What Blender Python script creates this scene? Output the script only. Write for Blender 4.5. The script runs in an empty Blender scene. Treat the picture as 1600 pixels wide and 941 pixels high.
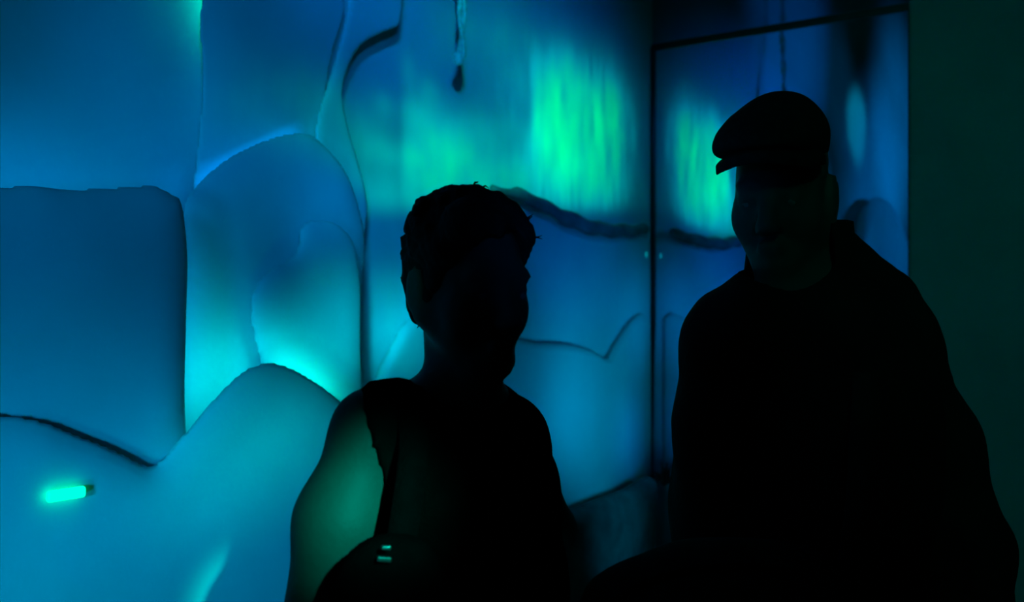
import bpy, bmesh, math, random
import numpy as np
from mathutils import Vector, Matrix

random.seed(4)
SC = bpy.context.scene
COL = SC.collection

# ------------------------------------------------------------------ camera, world, exposure
EYE = 1.55            # camera height
F = 1500.0            # focal length in pixels of the 1600x941 frame
cd = bpy.data.cameras.new('camera')
cam = bpy.data.objects.new('camera', cd)
COL.objects.link(cam)
cam.location = (0, 0, EYE)
cam.rotation_euler = (math.pi / 2, 0, 0)
cd.sensor_width = 36
cd.lens = 36 * F / 1600
cd.dof.use_dof = True
cd.dof.focus_distance = 1.55
cd.dof.aperture_fstop = 3.6
SC.camera = cam

world = bpy.data.worlds.new('world')
SC.world = world
world.use_nodes = True
world.node_tree.nodes['Background'].inputs[0].default_value = (0.0, 0.010, 0.008, 1)
world.node_tree.nodes['Background'].inputs[1].default_value = 0.25

SC.view_settings.view_transform = 'Standard'
SC.view_settings.look = 'None'
SC.view_settings.exposure = 0
SC.view_settings.gamma = 1
SC.view_settings.use_curve_mapping = False

# ------------------------------------------------------------------ room frame
D = 4.2                                            # distance of the corner
C0 = np.array([0.1453 * D, D, 0.0])                # the corner on the floor
A = np.array([-0.557, -0.8305, 0.0]); A /= np.linalg.norm(A)     # along the ice wall, away from the corner
B = np.array([-A[1], A[0], 0.0])                   # along the glass, away from the corner (= normal of the ice wall)
Z = np.array([0, 0, 1.0])
CEIL = 4.3
PANE = 1.063                                       # length of the glass
PANE_TOP = EYE + 395 / F * D


def uz(px, py, w=0.0):
    """where the sight line of a pixel meets the plane w metres in front of the ice wall"""
    d = np.array([(px - 800) / F, 1.0, (470.5 - py) / F])
    t = (w + C0 @ B) / (d @ B)
    p = d * t
    return float((p - C0) @ A), EYE + float(p[2])


def ice(u, z, w):
    return C0 + A * u + B * w + Z * z


def at(px, py, y):
    return np.array([(px - 800) / F * y, y, EYE + (470.5 - py) / F * y])


# ------------------------------------------------------------------ lights
ALB = 0.72


def srgb(r, g, b):
    return tuple((c / 255 / 12.92) if c <= 10 else (((c / 255) + 0.055) / 1.055) ** 2.4 for c in (r, g, b))


def aim(o, pos, target):
    o.location = Vector(pos)
    o.rotation_euler = (Vector(target) - Vector(pos)).to_track_quat('-Z', 'Y').to_euler()


def spot(name, pos, target, deg, rad, blend=1.0, size=0.05, normal=None):
    """a spot lamp that gives an ice-white surface at its target the linear radiance rad"""
    pos = np.array(pos, float); target = np.array(target, float)
    n = B if normal is None else np.array(normal)
    d = pos - target
    r = np.linalg.norm(d)
    cos = max(0.12, (d / r) @ n)
    m = max(rad)
    l = bpy.data.lights.new(name, 'SPOT')
    m = max(m, 1e-6)
    l.color = [c / m for c in rad]
    l.energy = m * r * r / cos * 4 * math.pi * math.pi / ALB
    l.spot_size = math.radians(deg)
    l.spot_blend = blend
    l.shadow_soft_size = size
    o = bpy.data.objects.new(name, l)
    COL.objects.link(o)
    aim(o, pos, target)
    return o


def strip(name, pos, target, length, width, col, watts, along):
    """an LED strip hidden behind an ice flat: an area lamp looking from pos to target"""
    l = bpy.data.lights.new(name, 'AREA')
    l.shape = 'RECTANGLE'
    l.size = length; l.size_y = width
    l.color = col; l.energy = watts
    o = bpy.data.objects.new(name, l)
    COL.objects.link(o)
    zd = -(Vector(target) - Vector(pos)).normalized()
    xd = Vector(along); xd = (xd - zd * xd.dot(zd)).normalized()
    yd = zd.cross(xd)
    m = Matrix((xd, yd, zd)).transposed().to_4x4()
    m.translation = Vector(pos)
    o.matrix_world = m
    return o


def on(px, py, w):
    u, z = uz(px, py, w)
    return ice(u, z, w)


# lamps on the ceiling and floor, between the visitors and the ice
def up(u, w=0.75): return ice(u, 0.12, w)
def down(u, w=0.8): return ice(u, CEIL - 0.1, w)


# picture point aimed at, distance from the wall, cone, lamp position; every beam keeps clear of the visitors
LAMPS = [
    (60, 60, 0.02, 30, (-0.75, -0.5, 2.3)),
    (170, 150, 0.02, 24, (-0.6, -0.6, 2.1)),
    (100, 250, 0.02, 22, (-0.6, -0.6, 2.1)),
    (120, 440, 0.26, 28, (-0.75, -0.5, 1.5)),
    (190, 600, 0.26, 20, (-0.75, -0.3, 0.9)),
    (60, 860, 0.31, 26, (-0.8, -0.5, 1.45)),
    (240, 860, 0.31, 20, (-0.75, -0.2, 0.8)),
    (420, 690, 0.31, 8, (-0.55, -0.2, 0.8)),
    (440, 860, 0.31, 44, ice(2.2, 0.5, 0.78)),
    (430, 60, 0.05, 26, (0.30, -0.5, 2.4)),
    (400, 170, 0.05, 14, (0.25, -0.5, 2.2)),
    (400, 360, 0.12, 18, (-0.5, -0.1, 0.5)),
    (350, 520, 0.12, 10, (-0.5, -0.2, 0.8)),
    (480, 480, 0.18, 11, (-0.42, -0.1, 0.7)),
    (600, 80, 0.04, 26, (0.1, -1.0, 3.1)),
    (760, 80, 0.0, 20, (0.1, -1.0, 3.1)),
    (920, 80, 0.0, 18, (0.1, -1.0, 3.1)),
    (600, 400, 0.02, 14, (-0.12, 0.3, 2.6)),
    (590, 230, 0.02, 14, (-0.12, -0.3, 2.3)),
    (600, 520, 0.02, 6, (-0.20, -0.3, 1.70)),
    (560, 330, 0.05, 5, (-0.2, -0.3, 2.0)),
    (910, 430, 0.03, 8, (0.05, -0.8, 1.72)),
    (930, 620, 0.07, 60, ice(1.0, 1.0, 0.95)),
    (850, 600, 0.07, 50, ice(1.3, 1.0, 1.0)),
    (1000, 500, 0.04, 30, ice(0.5, 1.1, 0.9)),
    (960, 850, 0.16, 26, ice(0.8, 0.95, 1.1)),
    (985, 680, 0.05, 34, ice(0.5, 1.0, 0.8)),
]
FIT = {'aurora_core': (0.85, 1.6), 'aurora_wide': (0.95, 1.1), 0: (0.005, 0.01), 1: (0, 0), 2: (0.02163, 0.05852), 3: (0.0294, 0.084), 4: (0.0001082, 5.953e-05), 5: (0.105, 0.21), 6: (0.07806, 0.1394), 7: (0.27, 0.24), 8: (0.021, 0.0588), 9: (0.0375, 0.1167), 10: (0, 0), 11: (0, 0), 12: (0, 0), 13: (0, 0), 14: (0, 0), 15: (0.03827, 0.174), 16: (0, 0), 17: (0.06, 0.13), 18: (0, 0), 19: (0.4573, 0.5818), 20: (0.03625, 0.1648), 21: (0.02768, 0.1242), 22: (0.1324, 0.2632), 23: (0.0525, 0.1176), 24: (0.05914, 0.1611), 25: (0.1009, 0.185), 26: (0.0386, 0.1404), 'far_low': (0.3, 0.3), 'far_high': (0.07, 0.19), 'top_near': (0.045, 0.15), 'top_mid': (0.016, 0.035), 'top_far': (0.08936, 0.2296), 'left_block': (0.1, 0.28), 'middle_block': (0.03, 0.1), 'gap': (0.05, 0.13), 'mound_right': (0.2, 0.18), 'mound_left': (0.19, 0.19), 'sheet': (0.0964, 0.053), 'shoulder_block': (0, 0), 'arm': (1.9, 1.5), 'far_green': (0.15, 0.2), 'fill': (0.0075, 0.0055)}   # lamp -> (green, blue) radiance it gives its target
for i, (px, py, w, deg, pos) in enumerate(LAMPS):
    spot('blue_wash', pos, on(px, py, w), deg, (0, *FIT.get(i, (0.1, 0.1))), 1.0, 0.12)


def back(k, p0, p1, wl, wt, lift=0.2, drop=0.05, name='concealed_strip', flip=False):
    """a strip lamp running from picture point p0 to p1, drop metres behind the edge, between two flats, washing the sheet behind"""
    (u0, z0), (u1, z1) = uz(*p0, wl), uz(*p1, wl)
    a = ice(u0, z0, wl); b = ice(u1, z1, wl)
    n = np.cross(b - a, B); n /= np.linalg.norm(n)
    if flip: n = -n
    c = (a + b) / 2 - n * drop
    g, bl = FIT.get(k, (1.0, 1.0)); m = max(g, bl, 1e-6)
    strip(name, c, c + n * lift + B * (wt - wl), np.linalg.norm(b - a), 0.015, (0, g / m, bl / m), m, b - a)


back('left_block', (-60, 290), (245, 292), 0.215, 0.05, 0.16, 0.03)
back('middle_block', (315, 290), (480, 208), 0.085, 0.045, 0.10, 0.02)
back('gap', (305, 620), (305, 420), 0.22, 0.13, 0.02, 0.03)
back('mound_right', (455, 578), (550, 638), 0.265, 0.18, 0.02, 0.02)
back('mound_left', (325, 642), (415, 574), 0.265, 0.12, 0.02, 0.02)
back('sheet', (314, 30), (315, -90), 0.014, 0.0, 0.12, 0.09, flip=True)
back('shoulder_block', (588, 600), (636, 510), 0.035, 0.0, 0.10, 0.02)

# lamps further along the wall, seen in the glass
strip('concealed_strip', ice(4.72, 1.75, 0.085), ice(4.9, 1.85, 0.0), 0.7, 0.02, (0, 0.35, 1), FIT.get('far_low', (0.5, 0.5))[0], Z)
spot('blue_wash', ice(4.2, 2.4, 2.8), ice(4.1, 2.2, 0), 50, (0, *FIT.get('far_high', (0.1, 0.1))), 1.0)
spot('blue_wash', ice(2.4, 2.2, 2.0), ice(2.0, 3.25, 0), 46, (0, *FIT.get('top_near', (0.1, 0.1))), 1.0)
spot('blue_wash', ice(3.0, 2.2, 2.0), ice(3.0, 3.0, 0), 30, (0, *FIT.get('top_mid', (0.1, 0.1))), 1.0)
spot('blue_wash', ice(4.8, 2.6, 2.6), ice(4.9, 3.0, 0), 50, (0, *FIT.get('top_far', (0.1, 0.1))), 1.0)
spot('green_wash', ice(3.3, 3.2, 1.4), ice(3.5, 2.86, 0), 26, (0, *FIT.get('far_green', (0.1, 0.1))), 0.8)
# spot on the bare arm, and an added dim fill lamp that brightens the plain wall
ARM = at(582, 795, 1.13)
spot('green_spot', (0.75, -0.9, 2.3), ARM, 5.2, (0, *FIT.get('arm', (0.1, 0.1))), 1.0, 0.03, normal=(0.2, -0.9, 0.3))
spot('wall_fill', (0.2, -1.6, 3.0), C0 + B * 2.0 + Z * 1.7, 50, (0, *FIT.get('fill', (0.1, 0.1))), 1.0, normal=-A)

# the aurora projector on the ceiling behind the visitors
PROJ = np.array([0.25, -1.2, 3.15])


def aurora(which):
    l = bpy.data.lights.new('aurora_projector', 'SPOT')
    l.color = (1, 1, 1); l.spot_size = math.radians(50); l.spot_blend = 0.1; l.shadow_soft_size = 0.01
    o = bpy.data.objects.new('aurora_projector', l); COL.objects.link(o)
    tgt = on(800, 190, 0.0)
    aim(o, PROJ, tgt)
    Rm = np.array(o.rotation_euler.to_matrix())
    r0 = np.linalg.norm(PROJ - tgt)
    cos = ((PROJ - tgt) / r0) @ B
    l.energy = r0 * r0 / cos * 4 * math.pi * math.pi / ALB
    l.use_nodes = True
    nt = l.node_tree; nt.nodes.clear()
    N = nt.nodes.new; L = nt.links.new
    out = N('ShaderNodeOutputLight'); em = N('ShaderNodeEmission'); L(em.outputs[0], out.inputs[0])
    tc = N('ShaderNodeTexCoord')

    def m(op, a, b=None, c=None):
        n = N('ShaderNodeMath'); n.operation = op
        for i, v in enumerate((a, b, c)):
            if v is None: continue
            if isinstance(v, (int, float)): n.inputs[i].default_value = float(v)
            else: L(v, n.inputs[i])
        return n.outputs[0]

    def dot(v):
        n = N('ShaderNodeVectorMath'); n.operation = 'DOT_PRODUCT'
        L(tc.outputs['Normal'], n.inputs[0]); n.inputs[1].default_value = tuple(Rm.T @ v)
        return n.outputs['Value']
    dA, dB, dZ = dot(A), dot(B), dot(Z)
    k = -((PROJ - C0) @ B)
    U = m('MULTIPLY_ADD', m('DIVIDE', dA, dB), k, (PROJ - C0) @ A)     # where the beam lands on the wall
    H = m('MULTIPLY_ADD', m('DIVIDE', dZ, dB), k, PROJ[2])
    cb = N('ShaderNodeCombineXYZ'); L(U, cb.inputs[0]); L(H, cb.inputs[1])

    def tex(sx, sy, det, off, rot=0.0):
        mp = N('ShaderNodeMapping'); mp.inputs['Scale'].default_value = (sx, sy, 1); mp.inputs['Location'].default_value = (off, off * 0.7, 0)
        mp.inputs['Rotation'].default_value = (0, 0, rot)
        L(cb.outputs[0], mp.inputs[0])
        t = N('ShaderNodeTexNoise'); t.inputs['Scale'].default_value = 1; t.inputs['Detail'].default_value = det
        L(mp.outputs[0], t.inputs[0]); return t.outputs['Fac']

    def sstep(v, a, b):
        n = N('ShaderNodeMapRange'); n.interpolation_type = 'SMOOTHSTEP'
        L(v, n.inputs[0])
        for i, q in enumerate((a, b, 0, 1)): n.inputs[i + 1].default_value = q
        return n.outputs[0]

    def blob(px, py, rx, ry, amp, power=1.0):
        u, z = uz(px, py)
        ru = abs(uz(px + rx, py)[0] - uz(px - rx, py)[0]) / 2; rz = abs(uz(px, py + ry)[1] - z)
        dx = m('DIVIDE', m('SUBTRACT', U, u), ru); dy = m('DIVIDE', m('SUBTRACT', H, z), rz)
        q = m('ADD', m('MULTIPLY', dx, dx), m('MULTIPLY', dy, dy))
        if power != 1: q = m('POWER', q, power)
        return m('MULTIPLY', m('EXPONENT', m('MULTIPLY', q, -1.0)), amp)

    def edge(v, px, py, soft=4):
        return m('MULTIPLY', v, m('SUBTRACT', 1.0, sstep(U, uz(px + soft, py)[0], uz(px - soft, py)[0])))

    fine = tex(42, 4.0, 4, 3.1, -0.12); mid = tex(9, 2.2, 2, 7.7, -0.15); soft = tex(5, 5, 2, 1.9)
    streak = m('MAXIMUM', m('MULTIPLY_ADD', fine, 3.6, -0.8), 0.12)
    soft_streak = m('MAXIMUM', m('MULTIPLY_ADD', fine, 2.4, -0.2), 0.25)
    streak2 = m('MULTIPLY', streak, m('MULTIPLY_ADD', mid, 1.8, 0.1))
    cloud = m('MULTIPLY', m('MULTIPLY_ADD', soft, 1.5, 0.25), m('MULTIPLY_ADD', fine, 0.8, 0.6))
    parts = [
        m('MULTIPLY', edge(blob(872, 200, 44, 66, 1.0), 832, 195), soft_streak),
        m('MULTIPLY', blob(948, 205, 32, 75, 0.66), streak2),
        m('MULTIPLY', blob(890, 125, 70, 60, 0.20), streak2),
        m('MULTIPLY', edge(blob(780, 255, 190, 85, 0.20, 1.5), 630, 235, 8), cloud),
        m('MULTIPLY', blob(745, 262, 200, 80, 0.15, 1.5), cloud),
        m('MULTIPLY', blob(905, 285, 70, 45, 0.33, 1.2), streak),
        m('MULTIPLY', blob(905, 205, 82, 105, 0.26, 1.6), streak2),
        m('MULTIPLY', edge(blob(690, 260, 80, 60, 0.10, 1.2), 630, 260, 8), cloud),
        blob(612, 235, 40, 22, 0.12), blob(672, 137, 16, 20, 0.07), blob(638, 105, 12, 26, 0.05), blob(650, 175, 22, 22, 0.10),
        blob(601, 158, 14, 16, 0.05), blob(602, 320, 40, 55, 0.20), blob(645, 320, 12, 30, 0.10), m('MULTIPLY', blob(780, 70, 110, 80, 0.10), cloud),
    ]
    parts = [parts[i] for i in ((0, 1, 2, 5, 6) if which == 'aurora_core' else (3, 4, 7, 8, 9, 10, 11, 12, 13, 14, 15))]
    s = parts[0]
    for p in parts[1:]: s = m('ADD', s, p)
    # the picture ends softly above the broad ice block
    (ua, za), (ub, zb) = uz(600, 345), uz(960, 345)
    sl = (zb - za) / (ub - ua)
    hh = m('SUBTRACT', H, m('MULTIPLY_ADD', U, sl, za - sl * ua))
    s = m('MULTIPLY', s, sstep(hh, -0.01, 0.09))
    kg, kb = FIT.get(which, (1.0, 1.0))
    bl = m('MULTIPLY', m('MINIMUM', s, 0.3), 0.55 * kb)
    cc = N('ShaderNodeCombineXYZ'); cc.inputs[0].default_value = 0
    L(m('MULTIPLY', s, kg), cc.inputs[1]); L(bl, cc.inputs[2])
    L(cc.outputs[0], em.inputs['Color']); em.inputs['Strength'].default_value = 1.0


aurora('aurora_core')
aurora('aurora_wide')


# ------------------------------------------------------------------ materials
def mat(name, col, rough=0.7, spec=0.3, noise=0.0, scale=8.0, bump=0.0, bscale=40.0, metal=0.0):
    m = bpy.data.materials.new(name); m.use_nodes = True
    nt = m.node_tree; b = nt.nodes['Principled BSDF']
    b.inputs['Base Color'].default_value = (*col, 1)
    b.inputs['Roughness'].default_value = rough
    b.inputs['Specular IOR Level'].default_value = spec
    b.inputs['Metallic'].default_value = metal
    tc = nt.nodes.new('ShaderNodeTexCoord')
    if noise:
        n = nt.nodes.new('ShaderNodeTexNoise'); n.inputs['Scale'].default_value = scale
        n.inputs['Detail'].default_value = 4
        nt.links.new(tc.outputs['Object'], n.inputs['Vector'])
        r = nt.nodes.new('ShaderNodeValToRGB')
        r.color_ramp.elements[0].position = 0.3; r.color_ramp.elements[1].position = 0.7
        r.color_ramp.elements[0].color = (*[c * (1 - noise) for c in col], 1)
        r.color_ramp.elements[1].color = (*[min(1, c * (1 + noise)) for c in col], 1)
        nt.links.new(n.outputs['Fac'], r.inputs['Fac'])
        nt.links.new(r.outputs['Color'], b.inputs['Base Color'])
    if bump:
        n = nt.nodes.new('ShaderNodeTexNoise'); n.inputs['Scale'].default_value = bscale
        n.inputs['Detail'].default_value = 5
        nt.links.new(tc.outputs['Object'], n.inputs['Vector'])
        bp = nt.nodes.new('ShaderNodeBump'); bp.inputs['Strength'].default_value = bump
        bp.inputs['Distance'].default_value = 0.01
        nt.links.new(n.outputs['Fac'], bp.inputs['Height'])
        nt.links.new(bp.outputs['Normal'], b.inputs['Normal'])
    return m


def glow(name, col, strength):
    m = bpy.data.materials.new(name); m.use_nodes = True
    nt = m.node_tree; b = nt.nodes['Principled BSDF']
    b.inputs['Base Color'].default_value = (0.02, 0.02, 0.02, 1)
    b.inputs['Emission Color'].default_value = (*col, 1)
    b.inputs['Emission Strength'].default_value = strength
    return m


def mirror(name, tint, rough):
    m = bpy.data.materials.new(name); m.use_nodes = True
    nt = m.node_tree; nt.nodes.clear()
    o = nt.nodes.new('ShaderNodeOutputMaterial')
    g = nt.nodes.new('ShaderNodeBsdfGlossy'); g.inputs['Color'].default_value = (*tint, 1)
    g.inputs['Roughness'].default_value = rough
    d = nt.nodes.new('ShaderNodeBsdfDiffuse'); d.inputs['Color'].default_value = (0.01, 0.02, 0.025, 1)
    tc = nt.nodes.new('ShaderNodeTexCoord')
    n = nt.nodes.new('ShaderNodeTexNoise'); n.inputs['Scale'].default_value = 2.5
    nt.links.new(tc.outputs['Object'], n.inputs['Vector'])
    bp = nt.nodes.new('ShaderNodeBump'); bp.inputs['Strength'].default_value = 0.03
    bp.inputs['Distance'].default_value = 0.02
    nt.links.new(n.outputs['Fac'], bp.inputs['Height'])
    nt.links.new(bp.outputs['Normal'], g.inputs['Normal'])
    a = nt.nodes.new('ShaderNodeAddShader')
    nt.links.new(g.outputs[0], a.inputs[0]); nt.links.new(d.outputs[0], a.inputs[1])
    nt.links.new(a.outputs[0], o.inputs[0])
    return m


M = dict(
    ice=mat('ice', (0.62, 0.72, 0.74), 0.75, 0.1, 0.07, 3.0, 0.15, 14),
    rock=mat('dark_rock', (0.13, 0.15, 0.15), 0.85, 0.1, 0.35, 9.0, 0.6, 30),
    seam=mat('shade_grey', (0.24, 0.27, 0.28), 0.85, 0.1, 0.3, 9.0, 0.4, 30),  # grey that stands in for the shade on the ice rim
    wall=mat('dark_wall_paint', (0.13, 0.145, 0.145), 0.9, 0.1, 0.08, 5.0, 0.1, 60),
    floor=mat('dark_carpet', (0.03, 0.035, 0.04), 0.95, 0.05, 0.3, 60.0, 0.4, 200),
    ceiling=mat('black_ceiling', (0.02, 0.02, 0.02), 0.95, 0.05, 0.2, 4.0),
    glass=mirror('dark_glass', (0.62, 0.66, 0.84), 0.015),
    glass2=mirror('dim_glass', (0.34, 0.40, 0.55), 0.05),
    metal=mat('black_frame', (0.012, 0.014, 0.015), 0.6, 0.3, 0.2, 20),
    rope=mat('rope', (0.60, 0.64, 0.62), 0.5, 0.4, 0.3, 60),
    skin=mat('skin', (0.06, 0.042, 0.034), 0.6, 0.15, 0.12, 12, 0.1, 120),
    hair=mat('dark_hair', (0.008, 0.007, 0.006), 0.7, 0.1, 0.4, 60, 0.5, 180),
    top=mat('black_top', (0.002, 0.0022, 0.002), 0.95, 0.0, 0.2, 30, 0.3, 250),
    jacket=mat('dark_jacket', (0.008, 0.009, 0.007), 0.92, 0.05, 0.25, 14, 0.3, 160),
    cap=mat('dark_cap_tweed', (0.010, 0.012, 0.011), 0.95, 0.05, 0.35, 90, 0.4, 260),
    trousers=mat('dark_trousers', (0.012, 0.013, 0.015), 0.9, 0.05, 0.2, 30, 0.3, 200),
    shoe=mat('black_shoe', (0.012, 0.011, 0.010), 0.5, 0.2, 0.1, 30),
    bag=mat('black_bag', (0.0018, 0.0018, 0.0018), 0.95, 0.0, 0.2, 40, 0.3, 200),
    bag2=mat('dark_green_bag', (0.012, 0.016, 0.012), 0.9, 0.05, 0.2, 40, 0.3, 200),
    buckle=mat('buckle', (0.12, 0.12, 0.115), 0.35, 0.5, 0.1, 30, metal=0.8),
    eye=mat('eye', (0.12, 0.11, 0.10), 0.4, 0.2, 0.2, 60),
    plant=mat('dark_leaf', (0.02, 0.03, 0.02), 0.7, 0.1, 0.3, 30),
    housing=mat('lamp_housing', (0.25, 0.3, 0.3), 0.5, 0.3, 0.1, 20),
    lens=glow('lamp_lens', (0.0, 1.0, 0.36), 2.2),
    dot=glow('indicator_lens', (0.0, 0.35, 0.45), 0.9),
)


# ------------------------------------------------------------------ mesh helpers
ORG = {}


def mesh_obj(name, V, Fc, material, parent=None, smooth=True, origin=None):
    V = np.asarray(V, float)
    if origin is None and parent is None:
        origin = np.array([(V[:, 0].min() + V[:, 0].max()) / 2, (V[:, 1].min() + V[:, 1].max()) / 2, V[:, 2].min()])
    if parent is not None:
        origin = ORG[parent.name]
    me = bpy.data.meshes.new(name)
    me.from_pydata((V - origin).tolist(), [], [list(map(int, f)) for f in Fc])
    me.validate()
    bm = bmesh.new(); bm.from_mesh(me)
    bmesh.ops.remove_doubles(bm, verts=bm.verts, dist=1e-5)
    bmesh.ops.recalc_face_normals(bm, faces=bm.faces)
    bm.to_mesh(me); bm.free()
    if smooth:
        for p in me.polygons: p.use_smooth = True
    me.materials.append(material)
    o = bpy.data.objects.new(name, me)
    COL.objects.link(o)
    if parent is not None:
        o.parent = parent
    else:
        o.location = Vector(origin)
        o.matrix_world = Matrix.Translation(Vector(origin))
    ORG[o.name] = np.array(origin, float)
    return o


def tag(o, label, cat, group=None):
    o['label'] = label; o['category'] = cat
    if group: o['group'] = group
    return o


def struct(o, label=None):
    o['kind'] = 'structure'
    if label: o['label'] = label
    return o


def thing(name, loc, label, cat, group=None):
    o = bpy.data.objects.new(name, None)
    COL.objects.link(o)
    o.location = Vector(loc); o.matrix_world = Matrix.Translation(Vector(loc))
    ORG[o.name] = np.array(loc, float)
    return tag(o, label, cat, group)


def box(c, ex, ey, ez):
    """8 corners from a centre and three half-axes"""
    c, ex, ey, ez = map(np.asarray, (c, ex, ey, ez))
    V = [c + sx * ex + sy * ey + sz * ez for sx in (-1, 1) for sy in (-1, 1) for sz in (-1, 1)]
    Fc = [(0, 1, 3, 2), (4, 6, 7, 5), (0, 4, 5, 1), (2, 3, 7, 6), (0, 2, 6, 4), (1, 5, 7, 3)]
    return V, Fc


def rounded(o, width, seg=2):
    m = o.modifiers.new('bevel', 'BEVEL'); m.width = width; m.segments = seg
    return o


def tube(pts, radii, n=10):
    pts = [np.asarray(p, float) for p in pts]
    V, Fc = [], []
    ref = np.array([0.13, 0.31, 0.94])
    for i, p in enumerate(pts):
        t = pts[min(i + 1, len(pts) - 1)] - pts[max(i - 1, 0)]
        t = t / np.linalg.norm(t)
        a = np.cross(t, ref); a /= np.linalg.norm(a)
        b = np.cross(t, a)
        r = radii[i] if hasattr(radii, '__len__') else radii
        for k in range(n):
            an = 2 * math.pi * k / n
            V.append(p + r * (math.cos(an) * a + math.sin(an) * b))
    for i in range(len(pts) - 1):
        for k in range(n):
            Fc.append((i * n + k, i * n + (k + 1) % n, (i + 1) * n + (k + 1) % n, (i + 1) * n + k))
    Fc.append(tuple(range(n))); Fc.append(tuple(range((len(pts) - 1) * n, len(pts) * n)))
    return V, Fc


def ribbon(pts, side, width, thick):
    """a flat band that follows pts; side(i) gives its width direction"""
    V, Fc = [], []
    pts = [np.asarray(p, float) for p in pts]
    for i, p in enumerate(pts):
        t = pts[min(i + 1, len(pts) - 1)] - pts[max(i - 1, 0)]; t /= np.linalg.norm(t)
        s = np.asarray(side, float); s = s - t * (s @ t); s /= np.linalg.norm(s)
        n = np.cross(t, s)
        for a, b in ((-1, -1), (1, -1), (1, 1), (-1, 1)):
            V.append(p + s * width / 2 * a + n * thick / 2 * b)
    for i in range(len(pts) - 1):
        for k in range(4):
            Fc.append((i * 4 + k, i * 4 + (k + 1) % 4, i * 4 + 4 + (k + 1) % 4, i * 4 + 4 + k))
    Fc.append((0, 1, 2, 3)); e = (len(pts) - 1) * 4; Fc.append((e, e + 1, e + 2, e + 3))
    return V, Fc


def catmull(P, n=8, closed=False):
    P = [np.asarray(p, float) for p in P]
    out = []
    N = len(P)
    for i in range(N if closed else N - 1):
        if closed:
            p0, p1, p2, p3 = P[(i - 1) % N], P[i], P[(i + 1) % N], P[(i + 2) % N]
        else:
            p0, p1, p2, p3 = P[max(i - 1, 0)], P[i], P[i + 1], P[min(i + 2, N - 1)]
        for k in range(n):
            t = k / n
            out.append(0.5 * ((2 * p1) + (-p0 + p2) * t + (2 * p0 - 5 * p1 + 4 * p2 - p3) * t * t + (-p0 + 3 * p1 - 3 * p2 + p3) * t ** 3))
    if not closed: out.append(P[-1])
    return out


def surface_nets(f, org, h):
    """dual mesh of the zero level of f (negative inside)"""
    s = f < 0
    nx, ny, nz = f.shape
    cnt = np.zeros((nx - 1, ny - 1, nz - 1), np.int8)
    corners = [(i, j, k) for i in (0, 1) for j in (0, 1) for k in (0, 1)]
    sl = lambda c: (slice(c[0], nx - 1 + c[0]), slice(c[1], ny - 1 + c[1]), slice(c[2], nz - 1 + c[2]))
    for c in corners: cnt += s[sl(c)]
    act = (cnt > 0) & (cnt < 8)
    idx = -np.ones(act.shape, np.int64)
    I = np.argwhere(act)
    idx[act] = np.arange(len(I))
    acc = np.zeros((len(I), 3)); num = np.zeros(len(I))
    for a in range(8):
        for ax in range(3):
            c = corners[a]
            if c[ax]: continue
            d = list(c); d[ax] = 1
            fa = f[I[:, 0] + c[0], I[:, 1] + c[1], I[:, 2] + c[2]]
            fb = f[I[:, 0] + d[0], I[:, 1] + d[1], I[:, 2] + d[2]]
            m = (fa < 0) != (fb < 0)
            t = np.where(m, fa / np.where(m, fa - fb, 1), 0)
            p = np.tile(np.array(c, float), (len(I), 1)); p[:, ax] += t
            acc += p * m[:, None]; num += m
    V = (I + acc / num[:, None]) * h + np.asarray(org)
    Fc = []
    for ax in range(3):
        b, c = [(1, 2), (2, 0), (0, 1)][ax]
        lo = [slice(1, None)] * 3; lo[ax] = slice(0, f.shape[ax] - 1)
        lo[b] = slice(1, f.shape[b] - 1); lo[c] = slice(1, f.shape[c] - 1)
        hi = list(lo); hi[ax] = slice(1, f.shape[ax])
        x = np.argwhere(s[tuple(lo)] != s[tuple(hi)])
        e = x.copy(); e[:, b] += 1; e[:, c] += 1
        q = []
        for db, dc in ((0, 0), (1, 0), (1, 1), (0, 1)):
            g = e.copy(); g[:, b] -= db; g[:, c] -= dc
            q.append(idx[g[:, 0], g[:, 1], g[:, 2]])
        Fc.append(np.stack(q, 1))
    return V, np.concatenate(Fc)


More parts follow.
